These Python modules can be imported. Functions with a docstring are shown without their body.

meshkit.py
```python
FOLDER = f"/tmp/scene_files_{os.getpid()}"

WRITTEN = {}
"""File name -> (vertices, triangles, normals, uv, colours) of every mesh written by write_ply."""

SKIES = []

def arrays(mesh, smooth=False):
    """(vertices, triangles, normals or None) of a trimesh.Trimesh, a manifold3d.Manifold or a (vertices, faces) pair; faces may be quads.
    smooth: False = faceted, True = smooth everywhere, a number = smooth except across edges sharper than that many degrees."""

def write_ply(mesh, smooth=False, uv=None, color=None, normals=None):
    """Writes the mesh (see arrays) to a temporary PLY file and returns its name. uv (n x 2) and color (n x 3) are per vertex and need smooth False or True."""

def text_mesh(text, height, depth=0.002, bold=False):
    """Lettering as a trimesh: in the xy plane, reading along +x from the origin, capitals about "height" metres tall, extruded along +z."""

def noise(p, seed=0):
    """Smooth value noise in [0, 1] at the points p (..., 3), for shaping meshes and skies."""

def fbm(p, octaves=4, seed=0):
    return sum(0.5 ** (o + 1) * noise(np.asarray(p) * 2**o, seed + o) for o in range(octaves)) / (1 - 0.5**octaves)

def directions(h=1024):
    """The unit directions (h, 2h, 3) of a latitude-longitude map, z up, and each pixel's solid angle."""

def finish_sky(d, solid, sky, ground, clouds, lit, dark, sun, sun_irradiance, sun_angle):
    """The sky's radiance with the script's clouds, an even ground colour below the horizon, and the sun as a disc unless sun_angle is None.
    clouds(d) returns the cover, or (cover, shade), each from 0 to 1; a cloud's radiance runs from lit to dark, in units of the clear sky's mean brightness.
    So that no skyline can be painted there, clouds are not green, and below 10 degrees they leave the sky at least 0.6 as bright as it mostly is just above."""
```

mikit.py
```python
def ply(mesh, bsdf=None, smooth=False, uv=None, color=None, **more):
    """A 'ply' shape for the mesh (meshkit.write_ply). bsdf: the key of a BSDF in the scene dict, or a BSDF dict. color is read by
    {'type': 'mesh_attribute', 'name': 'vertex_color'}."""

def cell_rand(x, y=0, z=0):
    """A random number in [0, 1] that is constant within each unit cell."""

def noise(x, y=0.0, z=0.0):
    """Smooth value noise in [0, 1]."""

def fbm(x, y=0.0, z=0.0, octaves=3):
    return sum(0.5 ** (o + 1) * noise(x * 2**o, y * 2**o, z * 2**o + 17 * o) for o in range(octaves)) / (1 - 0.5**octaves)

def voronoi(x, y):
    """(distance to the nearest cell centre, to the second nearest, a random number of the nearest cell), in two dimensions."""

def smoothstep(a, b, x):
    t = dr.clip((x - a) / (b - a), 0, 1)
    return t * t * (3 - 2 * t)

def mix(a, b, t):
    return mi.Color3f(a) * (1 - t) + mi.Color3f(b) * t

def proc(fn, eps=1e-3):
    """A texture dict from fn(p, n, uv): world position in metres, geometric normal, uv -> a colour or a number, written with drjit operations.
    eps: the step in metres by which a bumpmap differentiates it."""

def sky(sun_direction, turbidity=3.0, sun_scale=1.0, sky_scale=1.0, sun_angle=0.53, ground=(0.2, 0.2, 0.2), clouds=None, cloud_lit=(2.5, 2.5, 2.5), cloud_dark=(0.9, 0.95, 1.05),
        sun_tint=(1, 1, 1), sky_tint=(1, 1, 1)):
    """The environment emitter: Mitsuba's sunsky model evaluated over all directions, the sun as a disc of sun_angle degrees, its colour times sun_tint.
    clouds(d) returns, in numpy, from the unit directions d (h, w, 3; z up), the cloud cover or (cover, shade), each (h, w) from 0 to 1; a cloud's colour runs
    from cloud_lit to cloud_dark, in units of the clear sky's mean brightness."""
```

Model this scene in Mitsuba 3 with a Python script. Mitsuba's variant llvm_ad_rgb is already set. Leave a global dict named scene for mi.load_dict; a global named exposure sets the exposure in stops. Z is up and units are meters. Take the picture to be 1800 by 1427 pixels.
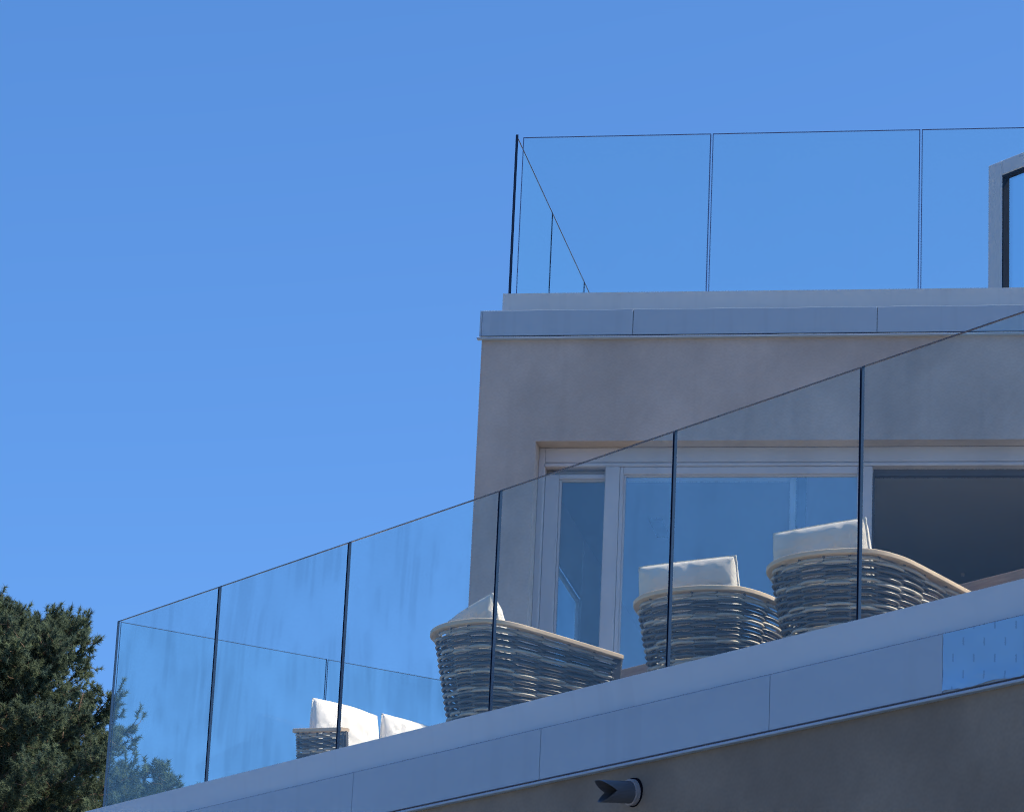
import math, random
import numpy as np
import trimesh
import manifold3d
import drjit as dr
import mitsuba as mi
import mikit, meshkit
from shapely.geometry import Polygon, box as sbox

T = mi.ScalarTransform4f
random.seed(7)
RNG = np.random.default_rng(7)
scene, labels = {'type': 'scene'}, {}

# ------------------------------------------------------------------ camera, sky, exposure
EYE = np.array([0.0, 0.0, 1.6])
VIEW = np.array([-0.17539852, 0.94253986, 0.28434832])
UP = np.array([0.00580361, -0.28783091, 0.95766366])
scene['camera'] = {'type': 'perspective', 'fov': 17.5106, 'fov_axis': 'x', 'near_clip': 0.1, 'far_clip': 6000.0,
                   'to_world': T().look_at(origin=EYE.tolist(), target=(EYE + VIEW).tolist(), up=UP.tolist())}
SUN_AZ, SUN_EL = math.radians(86), math.radians(50)          # azimuth to the right of +y
SUN = [math.sin(SUN_AZ) * math.cos(SUN_EL), math.cos(SUN_AZ) * math.cos(SUN_EL), math.sin(SUN_EL)]
scene['sky'] = mikit.sky(SUN, turbidity=6, sun_angle=1.3, sun_scale=2.3, sky_tint=(0.64, 1.13, 1.76), sun_tint=(1.03, 1.0, 1.02), ground=(0.16, 0.17, 0.15))
exposure = 1.5

# ------------------------------------------------------------------ frames
AL = 0.80346781
TL = np.array([math.cos(AL), -math.sin(AL), 0.0])            # along the oblique terrace edge, towards the near right
NL = np.array([-math.sin(AL), -math.cos(AL), 0.0])           # its outward normal
OB = np.eye(4); OB[:3, 0] = TL; OB[:3, 1] = -NL              # (s, D, z) -> world
ID = np.eye(4)
ZF = 4.77                                                    # terrace floor


def LP(s, D, z):
    return TL * s - NL * D + np.array([0, 0, z])


# ------------------------------------------------------------------ materials
P = mikit.proc
noise, fbm, smoothstep, mix = mikit.noise, mikit.fbm, mikit.smoothstep, mikit.mix


def principled(name, color, rough=0.5, **more):
    c = {'type': 'rgb', 'value': list(color)} if isinstance(color, (tuple, list)) else color
    scene[name] = {'type': 'twosided', 'bsdf': {'type': 'principled', 'base_color': c, 'roughness': rough, **more}}


def bumped(name, color, rough, fn, scale, eps=2e-3, **more):
    c = {'type': 'rgb', 'value': list(color)} if isinstance(color, (tuple, list)) else color
    scene[name] = {'type': 'twosided', 'bsdf': {'type': 'bumpmap', 'arbitrary': P(fn, eps), 'scale': scale,
                   'bsdf': {'type': 'principled', 'base_color': c, 'roughness': rough, **more}}}


def stucco_color(a, b):
    def fn(p, n, uv):
        m = fbm(p.x * 2.2, p.y * 2.2, p.z * 1.6, 4)
        k = fbm(p.x * 9, p.y * 9, p.z * 7, 3)
        g = noise(p.x * 90, p.y * 90, p.z * 90)
        w = smoothstep(0.30, 0.72, m) * 0.65 + k * 0.35
        run = smoothstep(0.56, 0.80, fbm(p.x * 13 + p.y * 9, p.z * 0.55, 6.0, 3))
        tr = noise((p.x - p.z * 0.5) * 26, p.y * 26, p.z * 9)
        return mix(a, b, w) * (0.90 + 0.13 * g + 0.07 * tr) * (1.0 - 0.045 * run)
    return P(fn)


def stucco_bump(p, n, uv):
    return fbm(p.x * 55, p.y * 55, p.z * 55, 3) + 0.8 * fbm(p.x * 12, p.y * 12, p.z * 10, 2)


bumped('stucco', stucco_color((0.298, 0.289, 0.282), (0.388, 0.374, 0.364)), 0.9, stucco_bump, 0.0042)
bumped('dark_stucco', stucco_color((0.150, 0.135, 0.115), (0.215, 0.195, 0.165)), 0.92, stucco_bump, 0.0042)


def cladding(a):
    def fn(p, n, uv):
        m = fbm(p.x * 0.9, p.y * 0.9, p.z * 3.0, 3)
        h = (p.x + p.y * 0.37) * 26
        st = fbm(h, p.z * 1.1, 2.0, 3)
        run = smoothstep(0.56, 0.78, st) * (0.4 + 0.6 * noise(h * 0.13, p.z * 3, 5.0))
        return mi.Color3f(*a) * (0.93 + 0.14 * m) * (1.0 - 0.045 * run)
    return P(fn)


principled('fascia_metal', cladding((0.272, 0.372, 0.475)), 0.42, specular=0.35)
principled('coping_metal', cladding((0.455, 0.51, 0.535)), 0.45, specular=0.35)
principled('joint_dark', (0.10, 0.11, 0.14), 0.6)


def film_color(p, n, uv):
    s = p.x * float(TL[0]) + p.y * float(TL[1])
    v = (p.z + 0.158 * s) / 0.068
    row = dr.floor(v)
    odd = row - 2 * dr.floor(row / 2)
    u = s / 0.125 + 0.5 * odd
    fu = dr.abs(u - dr.floor(u) - 0.5) * 0.125
    fv = dr.abs(v - row - 0.5) * 0.068
    tick = smoothstep(0.0065, 0.0035, fu) * smoothstep(0.019, 0.014, fv)
    m = fbm(s * 3, p.z * 5, 0.0, 3)
    return mix(mi.Color3f(0.20, 0.42, 0.66) * (0.9 + 0.2 * m), (0.11, 0.23, 0.42), tick * 0.6)


def film_bump(p, n, uv):
    s = p.x * float(TL[0]) + p.y * float(TL[1])
    low = smoothstep(4.50, 4.41, p.z)
    return fbm(s * 14, p.z * 22, 0.0, 3) * (0.15 + low * 2.0)


bumped('blue_film', P(film_color), 0.35, film_bump, 0.006)
principled('window_frame', (0.43, 0.45, 0.49), 0.45, specular=0.4)
principled('leaf_white', (0.78, 0.78, 0.78), 0.45)
principled('frame_seal', (0.06, 0.065, 0.075), 0.5)
principled('screen_frame', (0.42, 0.46, 0.52), 0.45)
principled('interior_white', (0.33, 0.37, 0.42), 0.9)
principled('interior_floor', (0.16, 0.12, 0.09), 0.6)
principled('vent_dark', (0.05, 0.05, 0.055), 0.5)
principled('deck', (0.22, 0.19, 0.16), 0.8)


def dirt(p, n, uv):
    s = p.x * float(TL[0]) + p.y * float(TL[1])
    q = p.x * float(NL[0]) + p.y * float(NL[1])
    h = s + q
    a = fbm(h * 24 + 3.0 * noise(h * 2, p.z * 2, 1.0), p.z * 2.2, 0.0, 3)
    b = fbm(h * 3.2, p.z * 3.0, 4.0, 4)
    c = fbm(h * 70, p.z * 4.0, 9.0, 2)
    d = smoothstep(0.38, 0.70, a) * smoothstep(0.35, 0.6, b) * 0.55 + smoothstep(0.30, 0.70, b) * 0.40 + c * 0.15
    return mi.Color3f(0.915, 1.0, 0.995) * (1.0 - 0.15 * d)


def clean_tint(p, n, uv):
    a = fbm(p.x * 3 + p.y * 3, p.z * 2.0, 0.0, 2)
    return mi.Color3f(0.905, 1.0, 0.985) * (1.0 - 0.015 * a)


def streak_tint(p, n, uv):
    # one pale dried run of water on the second upper pane
    q = p.z - 9.2086
    c = -1.5934 - 0.016 * q * q + 0.016 * (q + 0.11)
    w = smoothstep(0.010, 0.003, dr.abs(p.x - c)) * smoothstep(9.4292, 9.3851, p.z)
    w = w * (0.45 + 0.55 * noise(p.x * 60, p.z * 14, 0.0))
    return clean_tint(p, n, uv) * (1.0 - w) + mi.Color3f(0.96, 0.99, 1.0) * w


for nm, fn in (('dirty_glass', dirt), ('clear_glass', clean_tint), ('streaked_glass', streak_tint), ('return_glass', clean_tint)):
    scene[nm] = {'type': 'thindielectric', 'int_ior': 1.5, 'specular_transmittance': P(fn), 'specular_reflectance': {'type': 'rgb', 'value': ([0.5, 0.53, 0.52] if nm == 'dirty_glass' else [0.45, 0.5, 0.5]) if nm != 'return_glass' else [0.93, 0.97, 0.97]}}
scene['coated_glass'] = {'type': 'thindielectric', 'int_ior': 3.0, 'specular_transmittance': {'type': 'rgb', 'value': [0.62, 0.74, 0.80]}}
scene['window_glass'] = {'type': 'thindielectric', 'int_ior': 1.95, 'specular_transmittance': {'type': 'rgb', 'value': [0.72, 0.84, 0.88]}}
scene['screen_glass'] = {'type': 'thindielectric', 'int_ior': 1.5, 'specular_transmittance': {'type': 'rgb', 'value': [0.78, 0.90, 0.95]}}
principled('glass_arris', (0.07, 0.125, 0.25), 0.3, specular=0.5)
principled('glass_edge', (0.006, 0.012, 0.035), 0.25, specular=0.5)


def rope_color(p, n, uv):
    return mi.Color3f(0.080, 0.078, 0.076) * (0.82 + 0.36 * noise(p.x * 60, p.y * 60, p.z * 160))


def pale_rope_color(p, n, uv):
    return mi.Color3f(0.34, 0.315, 0.27) * (0.82 + 0.36 * noise(p.x * 60, p.y * 60, p.z * 160))


principled('pale_rope', P(pale_rope_color), 0.45, specular=0.5)
principled('rope', P(rope_color), 0.38, specular=0.6)
principled('charcoal_frame', (0.05, 0.055, 0.065), 0.5)


def wood(a, b):
    def fn(p, n, uv):
        g = fbm(p.x * 6 + p.y * 7, p.y * 5 - p.x * 4, p.z * 90, 3)
        k = noise(p.x * 30, p.y * 30, p.z * 200)
        return mix(a, b, g * 0.75 + k * 0.25)
    return P(fn)


principled('teak_rim', wood((0.42, 0.32, 0.22), (0.60, 0.48, 0.34)), 0.65)
principled('table_wood', wood((0.17, 0.115, 0.085), (0.34, 0.24, 0.175)), 0.7)


def fabric_bump(p, n, uv):
    return noise(p.x * 420, p.y * 420, p.z * 420) + 2.2 * fbm(p.x * 22, p.y * 22, p.z * 22, 2)


bumped('pillow_fabric', (0.62, 0.59, 0.53), 0.95, fabric_bump, 0.003, eps=8e-4, sheen=0.2)
bumped('white_fabric', (0.74, 0.72, 0.68), 0.95, fabric_bump, 0.003, eps=8e-4, sheen=0.2)
principled('seat_fabric', (0.16, 0.16, 0.165), 0.95)
principled('pipe_dark', (0.085, 0.097, 0.12), 0.45)
principled('pipe_inside', (0.012, 0.013, 0.016), 0.8)
principled('collar_pale', (0.26, 0.26, 0.28), 0.7)
principled('sealant', (0.007, 0.008, 0.014), 0.8, specular=0.05)


def ground_color(p, n, uv):
    m = fbm(p.x * 0.08, p.y * 0.08, 0.0, 4)
    return mix((0.115, 0.13, 0.135), (0.185, 0.205, 0.21), m)


principled('ground_mat', P(ground_color), 0.95)


def bark_color(p, n, uv):
    return mix((0.06, 0.045, 0.035), (0.17, 0.12, 0.085), fbm(p.x * 9, p.y * 9, p.z * 3, 3))


principled('bark', P(bark_color), 0.9)
scene['needles'] = {'type': 'principledthin', 'base_color': {'type': 'mesh_attribute', 'name': 'vertex_color'}, 'roughness': 0.4,
                    'diff_trans': 1.0, 'spec_trans': 0.0}


# ------------------------------------------------------------------ helpers
def key_for(name):
    if name not in scene:
        return name
    k = 1
    while f'{name}_{k:03d}' in scene:
        k += 1
    return f'{name}_{k:03d}'


def put(name, mesh, mat, parent=None, smooth=False, **more):
    k = key_for(f'{parent}__{name}' if parent else name)
    scene[k] = mikit.ply(mesh, mat, smooth=smooth, **more)
    return k


def tag(k, label=None, cat=None, group=None, kind=None):
    d = {}
    if label: d['label'] = label
    if cat: d['category'] = cat
    if group: d['group'] = group
    if kind: d['kind'] = kind
    labels[k] = d
    return k


def bx(x0, x1, y0, y1, z0, z1, frame=ID, bevel=0.0):
    lo, hi = np.array([x0, y0, z0], float), np.array([x1, y1, z1], float)
    if bevel <= 0:
        m = trimesh.creation.box(bounds=[lo, hi])
    else:
        pts = []
        for ax in range(3):
            e = np.full(3, bevel); e[ax] = 0
            l, h = lo + e, hi - e
            pts += [[(l, h)[i][0], (l, h)[j][1], (l, h)[k][2]] for i in (0, 1) for j in (0, 1) for k in (0, 1)]
        m = trimesh.convex.convex_hull(np.array(pts))
    m.apply_transform(frame)
    return m


def cat(ms):
    return trimesh.util.concatenate(ms)


def tube(path, r, sides=8, closed=False):
    p = np.asarray(path, float)
    n = len(p)
    tg = (np.roll(p, -1, 0) - np.roll(p, 1, 0)) if closed else np.gradient(p, axis=0)
    tg /= np.linalg.norm(tg, axis=1, keepdims=True) + 1e-12
    ref = np.where(np.abs(tg[:, 2:]) < 0.85, [[0, 0, 1.0]], [[1.0, 0, 0]])
    a = np.cross(tg, ref); a /= np.linalg.norm(a, axis=1, keepdims=True) + 1e-12
    b = np.cross(a, tg)
    ang = np.arange(sides) * 2 * np.pi / sides
    r = np.broadcast_to(np.asarray(r, float), (n,))
    v = p[:, None] + r[:, None, None] * (np.cos(ang)[None, :, None] * a[:, None] + np.sin(ang)[None, :, None] * b[:, None])
    m = n if closed else n - 1
    i, j = np.meshgrid(np.arange(m), np.arange(sides), indexing='ij')
    i2 = (i + 1) % n
    q = np.stack([i * sides + j, i * sides + (j + 1) % sides, i2 * sides + (j + 1) % sides, i2 * sides + j], -1).reshape(-1, 4)
    f = np.vstack([q[:, [0, 2, 1]], q[:, [0, 3, 2]]])
    v = v.reshape(-1, 3)
    if not closed:
        c0, c1 = len(v), len(v) + 1
        v = np.vstack([v, p[0], p[-1]])
        e = (n - 1) * sides
        k = np.arange(sides)
        f = np.vstack([f, np.c_[np.full(sides, c0), k, (k + 1) % sides], np.c_[np.full(sides, c1), e + (k + 1) % sides, e + k]])
    m_ = trimesh.Trimesh(v, f, process=False)
    m_.fix_normals()
    return m_


def wall_xz(poly, y0, y1):
    """A wall in the xz plane from a shapely polygon, thick from y0 to y1."""
    m = trimesh.creation.extrude_polygon(poly, y1 - y0, engine='earcut')
    M = np.array([[1, 0, 0, 0], [0, 0, -1, y1], [0, 1, 0, 0], [0, 0, 0, 1.0]])
    m.apply_transform(M)
    return m


def wall_yz(poly, x0, x1):
    m = trimesh.creation.extrude_polygon(poly, x1 - x0, engine='earcut')
    M = np.array([[0, 0, 1, x0], [1, 0, 0, 0], [0, 1, 0, 0], [0, 0, 0, 1.0]])
    m.apply_transform(M)
    return m


# ------------------------------------------------------------------ ground
g = trimesh.creation.box(bounds=[[-2500, -2500, -0.5], [2500, 2500, 0.0]])
tag(put('ground', g, 'ground_mat'), kind='structure')

# ------------------------------------------------------------------ the house
H = 'house'
tag(H, 'grey rendered two storey flat roofed house with metal fascias and glass edged terraces', 'house')
S0, S1 = -17.90, -3.0
# lower storey
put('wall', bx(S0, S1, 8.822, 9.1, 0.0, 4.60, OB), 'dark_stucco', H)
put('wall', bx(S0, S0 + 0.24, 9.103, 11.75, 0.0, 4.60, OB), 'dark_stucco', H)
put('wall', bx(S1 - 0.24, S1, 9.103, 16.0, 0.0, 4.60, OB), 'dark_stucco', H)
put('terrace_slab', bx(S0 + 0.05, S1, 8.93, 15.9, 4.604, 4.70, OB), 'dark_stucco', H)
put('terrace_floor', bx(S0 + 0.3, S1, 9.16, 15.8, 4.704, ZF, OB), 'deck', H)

# lower fascia panels
joints = [-18.02, -16.40, -14.664, -12.952, -11.198, -10.066, -8.32, -6.58, -4.84, -3.1]
FZ0, FZ1 = 4.402, 4.648
put('fascia_backing', bx(-17.97, S1, 8.8135, 8.8205, 4.392, 4.64, OB), 'joint_dark', H)
panels = []
for i, (a, b) in enumerate(zip(joints[:-1], joints[1:])):
    panels.append(put('fascia_panel', bx(a + 0.002, b - 0.002, 8.80, 8.813, FZ0, FZ1, OB, 0.0015), 'fascia_metal', H))
# film over one panel, ragged along the lower edge
a, b = -10.066 + 0.004, -8.32 - 0.004
xs = np.linspace(a, b, 90)
top = np.full(len(xs), FZ1 - 0.002)
bot = FZ0 + 0.001 + 0.003 * np.sin(xs * 23) + 0.004 * RNG.random(len(xs))
out_b = 8.796 - 0.003 * np.abs(np.sin(xs * 13)) - 0.004 * RNG.random(len(xs))
rows = []
for k, w in enumerate(np.linspace(0, 1, 12)):
    z = top + (bot - top) * w
    d = 8.7975 - (8.7975 - out_b) * max(0, (w - 0.78) / 0.22) ** 1.5
    rows.append(np.c_[xs, d, z])
v = np.vstack(rows); nx = len(xs)
q = np.array([[r * nx + c, r * nx + c + 1, (r + 1) * nx + c + 1, (r + 1) * nx + c] for r in range(11) for c in range(nx - 1)])
f = np.vstack([q[:, [0, 2, 1]], q[:, [0, 3, 2]]])
v2 = v + np.array([0, 0.0012, 0])
film = trimesh.Trimesh(np.vstack([v, v2]), np.vstack([f, f[:, ::-1] + len(v)]), process=False)
film.apply_transform(OB)
fk = put('protective_film', film, 'blue_film', panels[5], smooth=True)
labels[fk] = {'label': 'bright blue protective film with rows of dark ticks still on the fascia panel'}
labels[panels[5]] = {'label': 'fascia panel still covered in bright blue protective film'}
# drip profile under the fascia
put('drip_edge', bx(-18.03, S1, 8.788, 8.8205, 4.378, 4.390, OB, 0.002), 'fascia_metal', H)
put('coping_gap', bx(-17.95, S1, 8.868, 9.0, 4.604, 4.655, OB), 'joint_dark', H)


# sloping coping that carries the glass
def coping(prof, a, b, frame):
    m = trimesh.creation.extrude_polygon(Polygon(prof), b - a, engine='earcut')
    M = np.array([[0, 0, 1, a], [1, 0, 0, 0], [0, 1, 0, 0], [0, 0, 0, 1.0]])
    m.apply_transform(frame @ M)
    return m


put('coping', coping([(8.852, 4.66), (8.90, 4.832), (8.985, 4.836), (8.985, 4.66)], -17.93, S1, OB), 'coping_metal', H)
put('coping', coping([(9.02, 4.66), (9.02, 4.83), (9.15, 4.83), (9.15, 4.66)], -17.86, S1, OB), 'coping_metal', H)
# coping and fascia along the left return
put('coping', bx(-17.93, -17.915, 9.0, 11.72, 4.66, 4.832, OB), 'coping_metal', H)
put('coping', bx(-17.875, -17.75, 9.155, 11.45, 4.706, 4.83, OB), 'coping_metal', H)
put('fascia_panel', bx(-18.02, -18.007, 8.83, 11.78, FZ0, FZ1, OB), 'fascia_metal', H)
put('fascia_top', bx(-18.00, S1, 8.816, 8.846, 4.641, 4.655, OB), 'joint_dark', H)

# upper storey
X0, X1, Y0, Y1 = -4.0105, 5.7341, 20.4, 29.773
OX0, OX1, OZ = -3.6235, 0.9924, 7.505
outer = Polygon([(X0, 4.70), (X0, 8.2162), (X1, 8.2162), (X1, 4.70)])
put('wall', wall_xz(outer.difference(sbox(OX0, 4.69, OX1, OZ)), Y0 - 0.038, Y0 + 0.24), 'stucco', H)
side = Polygon([(Y0 + 0.242, 0.0), (Y0 + 0.242, 8.2162), (Y1, 8.2162), (Y1, 0.0)])
put('wall', wall_yz(side.difference(sbox(21.40, 5.3, 24.95, 7.55)), X0, -3.7525), 'stucco', H)
put('wall', bx(-3.7492, X1, Y1 - 0.24, Y1, 0.0, 8.2162), 'stucco', H)
put('wall', bx(X1 - 0.24, X1, Y0 + 0.243, Y1 - 0.243, 0.0, 8.2162), 'stucco', H)
put('roof_slab', bx(X0 + 0.1, X1, Y0 + 0.2, Y1, 8.2195, 8.5029), 'deck', H)
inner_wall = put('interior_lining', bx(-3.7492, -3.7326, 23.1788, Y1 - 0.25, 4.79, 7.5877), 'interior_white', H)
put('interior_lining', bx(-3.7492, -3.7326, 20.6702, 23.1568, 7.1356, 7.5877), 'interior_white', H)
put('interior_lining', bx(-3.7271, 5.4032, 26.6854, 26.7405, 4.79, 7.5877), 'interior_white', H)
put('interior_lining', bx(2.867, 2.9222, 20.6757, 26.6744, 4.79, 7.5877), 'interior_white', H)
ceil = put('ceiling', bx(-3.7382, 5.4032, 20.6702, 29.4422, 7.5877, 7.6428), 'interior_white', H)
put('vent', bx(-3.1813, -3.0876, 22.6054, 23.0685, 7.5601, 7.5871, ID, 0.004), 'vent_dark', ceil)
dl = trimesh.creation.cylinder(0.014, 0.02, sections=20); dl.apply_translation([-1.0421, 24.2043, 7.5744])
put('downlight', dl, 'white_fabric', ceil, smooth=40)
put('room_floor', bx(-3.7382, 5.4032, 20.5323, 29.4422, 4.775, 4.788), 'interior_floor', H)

# side window of the room, in the left wall
sw = 'house__side_window'
put('frame', cat([bx(-3.775, -3.7495, 21.43, 21.49, 5.35, 7.1301), bx(-3.775, -3.7495, 23.160, 23.23, 5.35, 7.1301),
                  bx(-3.775, -3.7495, 21.491, 23.159, 7.10, 7.1301), bx(-3.775, -3.7495, 21.491, 23.159, 5.35, 5.41)]), 'window_frame', sw)
put('pane', bx(-3.765, -3.7645, 21.492, 23.158, 5.411, 7.099), 'screen_glass', sw)

# the sliding window front
W = 'house__sliding_window'
ZB = 4.79
fr = [bx(OX0, -3.5827, 20.5103, 20.6205, ZB, 7.5028, ID, 0.003),
      bx(-3.5821, OX1, 20.5125, 20.6205, 7.4046, 7.5028, ID, 0.003),
      bx(-3.5821, OX1, 20.5235, 20.6095, 7.3958, 7.4057),
      bx(-3.5821, OX1, 20.5081, 20.6205, 7.376, 7.3969, ID, 0.003),
      bx(-3.1813, -3.0876, 20.5103, 20.6426, ZB, 7.3749, ID, 0.004),
      bx(-1.546, -1.4589, 20.5103, 20.6426, ZB, 7.3749, ID, 0.004),
      bx(0.8822, OX1, 20.5103, 20.6426, ZB, 7.3749, ID, 0.004),
      bx(-3.5821, -3.1824, 20.6316, 20.6536, 7.3341, 7.376)]
put('frame', cat(fr), 'window_frame', W)
sash = [bx(-3.5816, -3.4912, 20.5544, 20.6205, ZB, 7.3341, ID, 0.004), bx(-3.4901, -3.1835, 20.5544, 20.6205, 7.3054, 7.3341, ID, 0.003),
        bx(-3.4895, -3.4757, 20.5786, 20.6095, ZB, 7.3043), bx(-3.4746, -3.1835, 20.5786, 20.6095, 7.2944, 7.3048)]
put('sash', cat(sash), 'window_frame', W)
s2 = [bx(-3.0865, -3.0622, 20.5191, 20.5764, ZB, 7.3738, ID, 0.003), bx(-3.0611, -1.5548, 20.5169, 20.5764, 7.3252, 7.3738, ID, 0.003),
      bx(-1.5537, -1.5465, 20.5191, 20.5764, ZB, 7.3738), bx(-3.0611, -3.0501, 20.5345, 20.5654, ZB, 7.3241), bx(-3.049, -1.5548, 20.5345, 20.5654, 7.3142, 7.3241)]
put('sash', cat(s2), 'window_frame', W)
put('pane', bx(-3.4752, -3.1846, 20.5985, 20.599, ZB, 7.2966), 'window_glass', W)
put('pane', bx(-3.0495, -1.5543, 20.55, 20.5505, ZB, 7.3164), 'coated_glass', W)
leaf = [bx(-1.9937, -1.954, 20.6205, 20.6646, ZB, 7.3341, ID, 0.003), bx(-3.0876, -1.9948, 20.6205, 20.6646, 7.3087, 7.3341, ID, 0.003)]
put('track', bx(-1.4585, 0.8818, 20.60, 20.66, 7.3341, 7.3755), 'frame_seal', W)
put('track', bx(-1.4585, -1.450, 20.54, 20.64, ZB, 7.334), 'frame_seal', W)
put('leaf_frame', cat(leaf), 'leaf_white', W)
put('leaf_seal', bx(-1.9529, -1.89, 20.6316, 20.6646, ZB, 7.3341), 'frame_seal', W)
put('sill', bx(OX0, OX1, 20.4055, 20.6646, 4.772, 4.787), 'window_frame', W)

# upper fascia, coping
put('fascia_backing', bx(-3.9697, X1, 20.3495, 20.3605, 8.2035, 8.3761), 'joint_dark', H)
uj = [-4.0116, -3.0115, -1.4313, 0.1489, 1.729, 3.3081, 4.885, 5.7341]
for a, b in zip(uj[:-1], uj[1:]):
    put('fascia_panel', bx(a + 0.002, b - 0.002, 20.3338, 20.3482, 8.214, 8.3871, ID, 0.0015), 'fascia_metal', H)
put('fascia_panel', bx(-4.0249, -4.0122, 20.3394, Y1, 8.214, 8.3871), 'fascia_metal', H)
put('fascia_top', bx(-4.0094, X1, 20.3493, 20.5023, 8.3772, 8.3838), 'joint_dark', H)
put('drip_edge', bx(-4.0381, X1, 20.3215, 20.3605, 8.1898, 8.2019, ID, 0.002), 'fascia_metal', H)
put('coping', coping([(20.5063, 8.3882), (20.5103, 8.5636), (20.604, 8.5658), (20.604, 8.3882)], -3.9124, X1, ID), 'coping_metal', H)
put('coping', bx(-3.8595, X1, 20.6481, 20.7859, 8.5062, 8.5614), 'coping_metal', H)
put('coping', bx(-3.9124, -3.9107, 20.6095, Y1, 8.3882, 8.5636), 'coping_metal', H)
put('coping', bx(-3.8815, -3.7492, 20.797, Y1, 8.5062, 8.5614), 'coping_metal', H)
put('fascia_top', bx(-4.0105, -3.9146, 20.5378, Y1, 8.3772, 8.3838), 'joint_dark', H)


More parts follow.
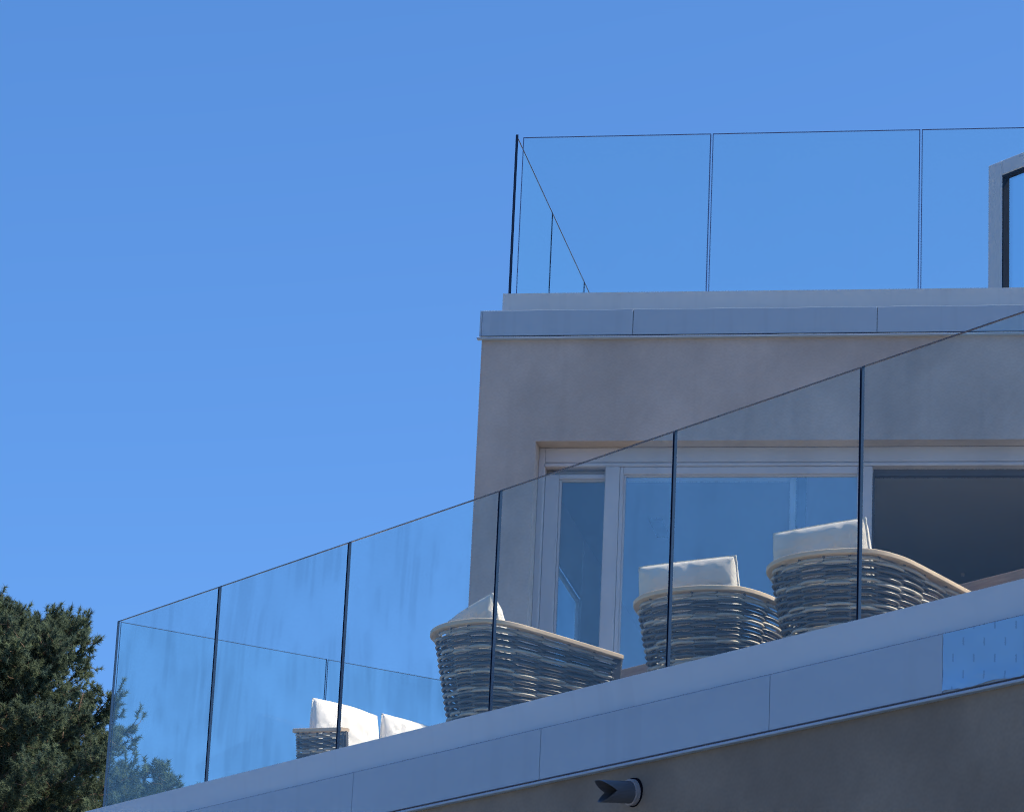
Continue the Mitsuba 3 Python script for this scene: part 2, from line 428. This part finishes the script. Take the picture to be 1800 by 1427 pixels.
# ------------------------------------------------------------------ glass balustrades
def glass_pane(parent, x0, x1, y0, y1, z0, z1, frame, mat, thin, rim=0.003, depth=None, first=None):
    """A sheet of glass and, as its sub-part, its polished edges: the edge faces and the arris ground along the border.
    depth: how much of the sheet's thickness the edges show as dark; first: the same for the end at the low coordinate."""
    long_ = 1 - thin
    lo, hi = np.array([x0, y0, z0]), np.array([x1, y1, z1])
    th = hi[thin] - lo[thin]
    depth = th if depth is None else depth
    first = depth if first is None else first
    b = bx(x0, x1, y0, y1, z0, z1)
    sheet = trimesh.Trimesh(b.vertices, b.faces[b.face_normals[:, thin] < -0.5], process=False); sheet.remove_unreferenced_vertices()
    def bar(l0, l1, t0, t1, q0, q1):
        l, h = np.zeros(3), np.zeros(3)
        l[long_], h[long_], l[thin], h[thin], l[2], h[2] = l0, l1, t0, t1, q0, q1
        return trimesh.creation.box(bounds=[l, h])
    o = lo[thin] - 0.0006
    A, B, Z = lo[long_], hi[long_], hi[2]
    arris = [bar(A + rim, B - rim, o, lo[thin] + 0.0008, Z - rim, Z), bar(A, A + rim, o, lo[thin] + 0.0008, z0, Z), bar(B - rim, B, o, lo[thin] + 0.0008, z0, Z)]
    edge = [bar(A, B, lo[thin] + 0.001, lo[thin] + depth, Z - 0.0006, Z), bar(A, A + 0.0006, lo[thin] + 0.001, lo[thin] + first, z0, Z - 0.0008),
            bar(B - 0.0006, B, lo[thin] + 0.001, lo[thin] + depth, z0, Z - 0.0008)]
    arris, edge = cat(arris), cat(edge)
    sheet.apply_transform(frame); edge.apply_transform(frame); arris.apply_transform(frame)
    k = put('glass_panel', sheet, mat, parent)
    put('polished_edge', edge, 'glass_edge', k)
    put('ground_arris', arris, 'glass_arris' if rim > 0.004 else 'glass_edge', k)
    return k


GB = 'glass_balustrade'
tag(GB, 'rain streaked frameless glass balustrade along the lower terrace in front of the woven chairs', 'balustrade', None)
gj = [-17.904, -16.636, -15.192, -13.716, -12.230, -10.853, -9.40, -7.95, -6.50, -5.05, -3.6]
for a, b in zip(gj[:-1], gj[1:]):
    glass_pane(GB, a + 0.005, b - 0.005, 9.0, 9.0175, 4.70, 6.013, OB, 'dirty_glass', 1, 0.0025)
rd = [9.022, 10.501, 11.70]
for a, b in zip(rd[:-1], rd[1:]):
    glass_pane(GB, -17.904, -17.8865, a + 0.005, b - 0.005, 4.70, 6.013, OB, 'dirty_glass', 0, 0.002, 0.009)
GB2 = 'glass_balustrade_001'
tag(GB2, 'clear frameless glass balustrade round the upper roof terrace above the grey wall', 'balustrade')
fx = [-3.8517, -2.5676, -1.1804, 0.204, 1.5879, 2.9718, 4.3557]
for i, (a, b) in enumerate(zip(fx[:-1], fx[1:])):
    glass_pane(GB2, a + 0.0055, b - 0.0055, 20.6205, 20.6398, 8.4368, 9.7104, ID, 'streaked_glass' if i == 1 else 'clear_glass', 1, 0.0062)
ry = [20.6205, 22.1765, 23.7081, 25.2519, 26.7957, 28.3395]
for i, (a, b) in enumerate(zip(ry[:-1], ry[1:])):
    glass_pane(GB2, -3.8981, -3.8788, a + 0.004, b - 0.004, 8.4368, 9.7335, ID, 'return_glass', 0, 0.003, 0.005, 0.0175 if i == 0 else None)

# framed screen on the roof terrace
GS = 'glass_screen'
tag(GS, 'grey framed glass screen standing behind the upper balustrade at the right edge', 'screen')
SC = np.eye(4); SC[:3, 0] = TL; SC[:3, 1] = -NL; SC[:3, 3] = [-0.8513, 23.7081, 0]
put('post', bx(0, 0.151, 0, 0.068, 8.5051, 10.6179, SC, 0.006), 'screen_frame', GS)
put('post', bx(2.2, 2.351, 0, 0.068, 8.5051, 10.6179, SC, 0.006), 'screen_frame', GS)
put('top_rail', bx(0.1515, 2.1995, 0.0, 0.068, 10.501, 10.6179, SC, 0.006), 'screen_frame', GS)
put('bottom_rail', bx(0.1515, 2.1995, 0.0, 0.068, 8.5051, 8.6132, SC, 0.006), 'screen_frame', GS)
put('seal', cat([bx(0.1515, 0.165, 0.006, 0.067, 8.6143, 10.4999, SC), bx(0.1655, 2.187, 0.006, 0.067, 10.4856, 10.4999, SC)]), 'sealant', GS)
put('pane', bx(0.1535, 2.186, 0.052, 0.0525, 8.6143, 10.4845, SC), 'screen_glass', GS)

# ------------------------------------------------------------------ drain spout on the lower wall
DS = 'drain_spout'
tag(DS, 'dark grey drain pipe with notched mouth sticking out of the lower wall', 'pipe')


def ring_pipe(r, wall, length, sections=40):
    o = manifold3d.Manifold.cylinder(length, r, r, sections)
    i = manifold3d.Manifold.cylinder(length + 0.2, r - wall, r - wall, sections).translate([0, 0, -0.1])
    return o - i


pl = 0.218
m = ring_pipe(0.051, 0.004, pl)
# fish mouth: a wedge cut out of the end across the pipe
wedge = manifold3d.Manifold.hull_points(np.array([[x, y, z] for x in (-0.2, 0.2) for (y, z) in ((0.0, pl - 0.076), (0.060, pl + 0.018), (-0.060, pl + 0.003))]))
m = m - wedge
mm = m.to_mesh(); pipe = trimesh.Trimesh(mm.vert_properties[:, :3], mm.tri_verts)
PF = np.eye(4)
axis = NL * math.cos(0.10) + np.array([0, 0, -math.sin(0.10)])
upv = np.array([0, 0, 1.0]); xv = np.cross(upv, axis); xv /= np.linalg.norm(xv); yv = np.cross(axis, xv)
PF[:3, 0], PF[:3, 1], PF[:3, 2] = xv, yv, axis
PF[:3, 3] = LP(-12.205, 8.832, 4.254)
pipe.apply_transform(PF)
put('pipe', pipe, 'pipe_dark', DS, smooth=40)
back = trimesh.creation.cylinder(0.0465, 0.004, sections=40); back.apply_translation([0, 0, 0.05]); back.apply_transform(PF)
put('pipe_inside', back, 'pipe_inside', DS)
c1 = ring_pipe(0.060, 0.0085, 0.040, 48).translate([0, 0, 0.0]); c1 = c1.to_mesh()
c1 = trimesh.Trimesh(c1.vert_properties[:, :3], c1.tri_verts)
c1.vertices += 0.0025 * (meshkit.noise(c1.vertices * 60, 3)[:, None] - 0.5)
c1.apply_transform(PF)
put('collar', c1, 'collar_pale', DS, smooth=40)
c2 = ring_pipe(0.0670, 0.0065, 0.018, 48).to_mesh()
c2 = trimesh.Trimesh(c2.vert_properties[:, :3], c2.tri_verts); c2.apply_transform(PF)
put('sealant_ring', c2, 'sealant', DS, smooth=40)


# ------------------------------------------------------------------ woven seats
def resample(path, step):
    d = np.r_[0, np.cumsum(np.linalg.norm(np.diff(path, axis=0), axis=1))]
    n = int(d[-1] / step) + 1
    u = np.linspace(0, d[-1], n)
    return np.c_[[np.interp(u, d, path[:, k]) for k in range(path.shape[1])]].T, u


def tub_plan(w, La, b):
    th = np.linspace(np.pi, 2 * np.pi, 80)
    arc = np.c_[w * np.cos(th), b * np.sin(th)]
    return np.vstack([np.c_[np.full(20, -w), np.linspace(La, 0, 20, endpoint=False)], arc, np.c_[np.full(20, w), np.linspace(0, La, 21)[1:]]])


def square_plan(w, La, b, r):
    p = [(-w, La), (-w, -b + r)]
    p += [(-w + r + r * math.cos(a), -b + r + r * math.sin(a)) for a in np.linspace(np.pi, 1.5 * np.pi, 14)]
    p += [(w - r + r * math.cos(a), -b + r + r * math.sin(a)) for a in np.linspace(1.5 * np.pi, 2 * np.pi, 14)]
    p += [(w, La)]
    return np.array(p)


def woven(plan, hfun, nrows, lam, lean, seed):
    """Meshes of a woven tub: strands, stakes, rim, posts, seat. Plan is the rim's outer line, front at +y."""
    rng = np.random.default_rng(seed)
    path, u = resample(plan, 0.0125)
    tg = np.gradient(path, axis=0); tg /= np.linalg.norm(tg, axis=1, keepdims=True)
    nrm = np.c_[tg[:, 1], -tg[:, 0]]
    hts = hfun(path[:, 1])
    if (nrm * path).sum() < 0: nrm = -nrm
    nstep = max(1, round(u[-1] / lam)); lam = u[-1] / nstep
    ph = u / lam * np.pi
    strands = []
    zb = 0.07
    jit = meshkit.noise(np.c_[u * 9, np.zeros_like(u), np.zeros_like(u)], seed)
    for r in range(nrows):
        fr_ = (r + 0.5) / nrows
        z = zb + (hts - 0.030 - zb) * fr_
        bulge = np.sin(ph + r * np.pi)
        bulge = np.sign(bulge) * np.abs(bulge) ** 0.75
        wob = meshkit.fbm(np.c_[u * 7, np.full_like(u, r * 3.1), np.zeros_like(u)], 2, seed) - 0.5
        off = -0.026 - (hts - z) * lean + 0.0122 * bulge + 0.003 * wob
        zz = z + 0.005 * (meshkit.fbm(np.c_[u * 5, np.full_like(u, r * 1.7), np.ones_like(u)], 2, seed + 9) - 0.5)
        p = np.c_[path + nrm * off[:, None], zz]
        rad = 0.0089 + 0.0016 * (rng.random() - 0.5)
        strands.append(tube(p, rad, 6))
    stakes = []
    for k in range(nstep + 1):
        uu = min(k * lam, u[-1])
        i = int(np.argmin(np.abs(u - uu)))
        zs = np.linspace(0.05, hts[i] - 0.02, 8)
        pp = path[i] + nrm[i] * (-0.026 - (hts[i] - zs) * lean)[:, None]
        stakes.append(tube(np.c_[pp, zs], 0.007, 6))
    # rim: rounded flat board
    prof = np.array([(0.004, 0.0), (0.004, 0.0), (0.0, -0.004), (0, 0)])
    sec = [(0.006, -0.003), (0.003, 0.0), (-0.049, 0.0), (-0.052, -0.003), (-0.052, -0.020), (-0.049, -0.023), (0.003, -0.023), (0.006, -0.020)]
    ns = len(sec)
    v = np.array([[*(path[i] + nrm[i] * a), hts[i] + z] for i in range(len(path)) for a, z in sec])
    fcs = []
    for i in range(len(path) - 1):
        for j in range(ns):
            a_, b_ = i * ns + j, i * ns + (j + 1) % ns
            fcs += [[a_, b_, b_ + ns], [a_, b_ + ns, a_ + ns]]
    for base, fl in ((0, 1), ((len(path) - 1) * ns, -1)):
        for j in range(1, ns - 1):
            fcs.append([base, base + j, base + j + 1][::fl])
    rim = trimesh.Trimesh(v, np.array(fcs), process=False); rim.fix_normals()
    posts = []
    for i, sg in ((0, -1), (len(path) - 1, 1)):
        pts = []
        for z in (0.0, hts[i] - 0.0235):
            c = path[i] + nrm[i] * (-0.028 - (hts[i] - z) * lean)
            for da in (-0.017, 0.017):
                for dy in (-0.048, -0.004):
                    q = c + nrm[i] * da; pts.append([q[0], q[1] + dy, z])
        posts.append(trimesh.convex.convex_hull(np.array(pts)))
    base_h = 0.06
    basep = np.c_[path + nrm * (-0.026 - (hts - base_h) * lean)[:, None], np.full(len(path), base_h - 0.012)]
    base = tube(basep, 0.013, 8)
    ins = path + nrm * (-0.07 - (hts - 0.30) * lean)[:, None]
    seatp = Polygon(ins).buffer(-0.012)
    seat = trimesh.creation.extrude_polygon(seatp, 0.23, engine='earcut'); seat.apply_translation([0, 0, 0.26])
    return strands, stakes, rim, posts, base, seat


def seat_entries(key, parts, M):
    strands, stakes, rim, posts, base, seat = parts
    tw = T(M.tolist())
    def add(name, shape):
        k = key_for(f'{key}__{name}')
        scene[k] = {**shape, 'to_world': tw}
    for d in strands: add('strand', d)
    for d in stakes: add('stake', d)
    add('rim', rim)
    for d in posts: add('front_post', d)
    add('base_frame', base)
    add('seat_cushion', seat)


def as_ply(parts):
    strands, stakes, rim, posts, base, seat = parts
    return ([mikit.ply(m, 'pale_rope' if i % 13 in (3, 4, 9, 10) else 'rope', smooth=True) for i, m in enumerate(strands)], [mikit.ply(m, 'rope', smooth=True) for m in stakes],
            mikit.ply(rim, 'teak_rim', smooth=35), [mikit.ply(m, 'charcoal_frame') for m in posts], mikit.ply(base, 'charcoal_frame', smooth=True),
            mikit.ply(seat, 'seat_fabric', smooth=40))


def frame_at(x, y, z, psi):
    """Local +y (the seat's front) along azimuth psi."""
    M = np.eye(4)
    M[:3, 0] = [math.sin(psi), -math.cos(psi), 0]; M[:3, 1] = [math.cos(psi), math.sin(psi), 0]; M[:3, 3] = [x, y, z]
    return M


CW, CLA, CB, CHB, CHA = 0.419, 0.543, 0.376, 0.701, 0.570


def chair_h(y):
    u = np.clip((y + CB * 0.55) / (CLA + CB * 0.55), 0, 1)
    return CHB - (CHB - CHA) * u ** 1.1


chair_parts = as_ply(woven(tub_plan(CW, CLA, CB), chair_h, 37, 0.142, 0.20, 5))
CHAIRS = [(-3.168, 17.062, 0.473, 'woven rope tub chair nearest the house corner, its pillow standing on a corner'),
          (-1.950, 16.307, 0.968, 'woven rope tub chair in the middle of the three along the glass'),
          (-1.206, 15.570, 0.875, 'rightmost woven rope tub chair, with a long sunlit arm rim')]
for x, y, psi, lab in CHAIRS:
    k = key_for('tub_chair') if 'tub_chair' not in labels else 'tub_chair_%03d' % sum(q.startswith('tub_chair') for q in labels)
    tag(k, lab, 'chair', 'woven tub chairs along the terrace edge')
    seat_entries(k, chair_parts, frame_at(x, y, ZF, psi))

# loveseat in the far left corner of the terrace
def sofa_h(y):
    return 0.70 - 0.075 * np.clip((y + 0.30) / 0.62, 0, 1)


sofa_parts = as_ply(woven(square_plan(0.56, 0.31, 0.31, 0.05), sofa_h, 37, 0.085, 0.10, 11))
tag('sofa', 'woven rope two seat sofa with teak rim in the far left corner of the terrace', 'sofa')
psi_s = math.atan2(TL[1], TL[0])
sc = LP(-17.31, 10.665, ZF)
seat_entries('sofa', sofa_parts, frame_at(sc[0], sc[1], ZF, psi_s))


# ------------------------------------------------------------------ pillows
def pillow(w, h, t, seed, pinch=0.035, sag=0.0, soft=0.12):
    n = 56
    u, v = np.meshgrid(np.linspace(-1, 1, n), np.linspace(-1, 1, n), indexing='ij')
    px = w / 2 * u * (1 - pinch * (1 - np.abs(v) ** 2) * np.abs(u) ** 3)
    pz = h / 2 * v * (1 - pinch * (1 - np.abs(u) ** 2) * np.abs(v) ** 3)
    px, pz = px * np.sqrt(1 - soft * v ** 2 / 2), pz * np.sqrt(1 - soft * u ** 2 / 2)
    th = t / 2 * ((1 - np.abs(u) ** 2.4).clip(0) * (1 - np.abs(v) ** 2.4).clip(0)) ** 0.42
    pts0 = np.stack([u * 2.3, v * 2.3, np.zeros_like(u)], -1)
    wr = meshkit.fbm(pts0 * 1.6, 3, seed) - 0.5
    edge = np.maximum(np.abs(u), np.abs(v))
    pk = np.sin((u * 17 + v * 13 + seed)) * np.clip((edge - 0.75) / 0.25, 0, 1) * (1 - edge) * 4
    th = th * (1 + 0.25 * wr + 0.12 * pk)
    sgd = -sag * (1 + v) ** 2 * 0.25
    front = np.stack([px, th + sgd, pz], -1).reshape(-1, 3)
    back = np.stack([px, -th + sgd, pz], -1).reshape(-1, 3)
    i, j = np.meshgrid(np.arange(n - 1), np.arange(n - 1), indexing='ij')
    q = np.stack([i * n + j, (i + 1) * n + j, (i + 1) * n + j + 1, i * n + j + 1], -1).reshape(-1, 4)
    f = np.vstack([q[:, [0, 2, 1]], q[:, [0, 3, 2]]])
    m = trimesh.Trimesh(np.vstack([front, back]), np.vstack([f, f[:, ::-1] + n * n]), process=False)
    m.merge_vertices(); m.fix_normals()
    idx = [k * n for k in range(n)] + [(n - 1) * n + k for k in range(n)] + [(n - 1 - k) * n + n - 1 for k in range(n)] + [n - 1 - k for k in range(n)]
    ring = front[idx]; ring[:, 1] = sgd.reshape(-1)[idx]
    keep = np.r_[True, np.linalg.norm(np.diff(ring, axis=0), axis=1) > 1e-6]; ring = ring[keep][:-1]
    ring += 0.003 * (meshkit.fbm(ring * 30, 2, seed)[:, None] - 0.5)
    pipe_ = tube(ring, 0.0052, 6, closed=True)
    return m, pipe_


def add_pillow(name, label, group, w, h, t, mat, center, beta, tilt, roll, seed, sag=0.0, soft=0.18):
    """beta: the pillow's width runs along (cos beta, -sin beta); tilt leans its top back towards the viewer's side; roll turns it in its plane."""
    m, p = pillow(w, h, t, seed, sag=sag, soft=soft)
    X = np.array([math.cos(beta), -math.sin(beta), 0]); Yv = np.array([math.sin(beta), math.cos(beta), 0]); Z = np.array([0, 0, 1.0])
    R0 = np.c_[X, Yv, Z]
    ct, st = math.cos(tilt), math.sin(tilt)
    Rt = np.array([[1, 0, 0], [0, ct, -st], [0, st, ct]])
    cr, sr = math.cos(roll), math.sin(roll)
    Rr = np.array([[cr, 0, -sr], [0, 1, 0], [sr, 0, cr]])
    M = np.eye(4); M[:3, :3] = R0 @ Rt @ Rr; M[:3, 3] = center
    m.apply_transform(M); p.apply_transform(M)
    k = name if name not in labels else '%s_%03d' % (name, sum(q.startswith(name) for q in labels))
    tag(k, label, 'pillow', group)
    put('cover', m, mat, k, smooth=60)
    put('piping', p, mat, k, smooth=True)


add_pillow('pillow', 'pale grey pillow standing on its corner in the chair nearest the house corner', 'pale pillows in the tub chairs',
           0.50, 0.43, 0.19, 'pillow_fabric', (-3.290, 17.03, 5.4135), math.radians(48), 0.2, 0.16, 3)
add_pillow('pillow', 'pale grey pillow leaning in the middle tub chair', 'pale pillows in the tub chairs',
           0.60, 0.42, 0.19, 'pillow_fabric', (-2.067, 16.28, 5.476), math.radians(25), 0.2, 0.0, 4)
add_pillow('pillow', 'pale grey pillow leaning in the rightmost tub chair', 'pale pillows in the tub chairs',
           0.58, 0.42, 0.19, 'pillow_fabric', (-1.331, 15.52, 5.464), math.radians(33), 0.2, 0.0, 8)
bs = math.atan2(-(-NL)[1], (-NL)[0])
c1 = LP(-17.50, 10.425, 5.395); c2 = LP(-17.46, 10.89, 5.365)
add_pillow('pillow', 'sunlit white back cushion nearest the glass on the woven sofa', 'white back cushions on the sofa',
           0.50, 0.56, 0.19, 'white_fabric', c1, bs, -0.24, -0.10, 12, soft=0.27)
add_pillow('pillow', 'white back cushion on the far side of the woven sofa, half hidden by the parapet', 'white back cushions on the sofa',
           0.46, 0.54, 0.19, 'white_fabric', c2, bs, -0.24, -0.12, 15, soft=0.18)

# ------------------------------------------------------------------ wooden table behind the chairs
TB = 'wooden_table'
tag(TB, 'long weathered timber table behind the woven chairs, seen just above the parapet', 'table')
ts0, ts1, td0 = -14.85, -9.6, 10.5
tz = 5.463
put('apron', bx(ts0, ts1, td0, td0 + 0.03, tz - 0.11, tz, OB, 0.004), 'table_wood', TB)
for k in range(4):
    put('plank', bx(ts0 - 0.01, ts1 + 0.01, td0 + 0.034 + k * 0.11, td0 + 0.034 + k * 0.11 + 0.106, tz - 0.035, tz - 0.002, OB, 0.003), 'table_wood', TB)
for s_ in (ts0 + 0.05, ts1 - 0.05):
    for d_ in (td0 + 0.07, td0 + 0.42):
        put('leg', bx(s_ - 0.04, s_ + 0.04, d_ - 0.035, d_ + 0.035, ZF, tz - 0.036, OB, 0.004), 'table_wood', TB)


# ------------------------------------------------------------------ pine tree
def pine(base, htop, seed):
    rng = np.random.default_rng(seed)
    base = np.array(base, float)
    tz_ = np.linspace(0, htop - 0.4, 16)
    sway = np.c_[0.12 * np.sin(tz_ * 0.5), 0.1 * np.cos(tz_ * 0.4) - 0.1, tz_]
    trunk = tube(base + sway, np.linspace(0.24, 0.025, 16), 9)
    zs = np.array([8.3, 9.0, 9.4, 9.9, 10.3, 10.8, 11.1, 11.4, 11.7, 11.9]) - 11.85 + htop
    rs = np.array([4.35, 4.25, 3.85, 2.85, 2.42, 2.34, 2.16, 1.90, 1.62, 1.45])
    twigs, tips = [], []

    def env(z):
        return np.interp(z, zs, rs) if z > 8.0 else 2.9

    def keep(e):
        r = math.hypot(e[0] - base[0], e[1] - base[1])
        lobes = 0.92 + 0.18 * meshkit.noise(np.array([math.atan2(e[1] - base[1], e[0] - base[0]) * 3.0, e[2] * 2.2, 3.0]), seed)
        return r < env(e[2]) * lobes and e[2] < htop + 0.08
    nb = 235
    for k in range(nb):
        low = k < 40
        z0 = 2.6 + 4.6 * k / 40 if low else 7.2 + (htop - 7.6) * ((k - 40) / (nb - 40)) ** 1.0
        az = k * 2.39996 + rng.normal(0, 0.25)
        el = rng.uniform(0.0, 0.5) + 0.5 * (z0 / htop) ** 3
        Lb = env(z0 + 0.5) / max(math.cos(el), 0.4) * rng.uniform(0.85, 1.08)
        p0 = base + np.array([np.interp(z0, tz_, sway[:, 0]), np.interp(z0, tz_, sway[:, 1]), z0])
        w = np.linspace(0, 1, 9)
        dirh = np.array([math.cos(az), math.sin(az), 0])
        for _ in range(12):
            if math.hypot(*(p0[:2] + dirh[:2] * Lb * math.cos(el) - base[:2])) < 0.84 * env(p0[2] + Lb * math.sin(el)) and p0[2] + Lb * math.sin(el) < htop - 0.12: break
            Lb *= 0.92
        pts = p0 + np.outer(w * Lb * math.cos(el), dirh) + np.outer(Lb * math.sin(el) * w ** 1.4, [0, 0, 1]) + 0.05 * rng.normal(size=(9, 3)) * w[:, None]
        if pts[-1, 2] > htop: pts[:, 2] -= (pts[-1, 2] - htop) * w
        twigs.append(tube(pts, np.linspace(0.030, 0.006, 9) * (0.6 + Lb / 4), 5))
        nt = int(10 + Lb * 6) if low else int(28 + Lb * 26)
        for q in range(nt):
            a = rng.uniform(0.12, 1.0) ** 0.65
            c = np.array([np.interp(a, w, pts[:, i]) for i in range(3)])
            sd = rng.normal(size=3) * [1, 1, 0.75]; sd[2] += 0.3
            d = dirh * 0.6 + sd * 0.85; d /= np.linalg.norm(d)
            l = rng.uniform(0.10, 0.48) * (1.15 - 0.4 * a)
            mid = c + d * l * 0.55
            e = mid + (d * 0.6 + np.array([0, 0, 0.5])) * l * 0.5
            if not keep(e): continue
            twigs.append(tube(np.array([c, mid, e]), [0.006, 0.005, 0.003], 3))
            tips.append((e, (e - mid) / np.linalg.norm(e - mid)))
            if rng.random() < 0.8:
                d3 = d + rng.normal(size=3) * 0.7; d3 /= np.linalg.norm(d3)
                if keep(mid + d3 * 0.12): tips.append((mid + d3 * 0.08, d3))
    V, F, Cc = [], [], []
    off = 0
    for c, d in tips:
        n = 62
        tone = rng.uniform(0, 1)
        br = 0.7 + 0.6 * rng.random()
        base_c = np.array([0.076, 0.120, 0.098]) * (1 - tone) + np.array([0.138, 0.190, 0.118]) * tone
        s = rng.normal(size=(n, 3)); s /= np.linalg.norm(s, axis=1, keepdims=True)
        nd = s * 0.9 + d * rng.uniform(0.4, 0.9, (n, 1)); nd /= np.linalg.norm(nd, axis=1, keepdims=True)
        ln = rng.uniform(0.045, 0.085, (n, 1))
        st = c - d * rng.uniform(0.0, 0.10, (n, 1))
        sd = np.cross(nd, rng.normal(size=(n, 3))); sd /= np.linalg.norm(sd, axis=1, keepdims=True)
        wd = 0.0052
        v = np.stack([st - sd * wd, st + sd * wd, st + nd * ln], 1).reshape(-1, 3)
        F.append(np.arange(n)[:, None] * 3 + off + [0, 1, 2])
        V.append(v); Cc.append(np.repeat(base_c * br * (0.8 + 0.4 * rng.random((n, 1))), 3, 0))
        off += 3 * n
    crown = trimesh.Trimesh(np.vstack(V), np.vstack(F), process=False)
    return trunk, cat(twigs), crown, np.vstack(Cc), len(tips)


tag('pine_tree', 'tall dense green pine tree beyond the left end of the terrace', 'tree')
trunk, limbs, crown, cols, ntip = pine((-15.1, 42.4, 0.0), 11.55, 21)
put('trunk', trunk, 'bark', 'pine_tree', smooth=50)
put('limbs', limbs, 'bark', 'pine_tree', smooth=50)
labels[put('crown', crown, 'needles', 'pine_tree', color=cols)] = {'kind': 'stuff'}
print('tufts', ntip, 'entries', len(scene))
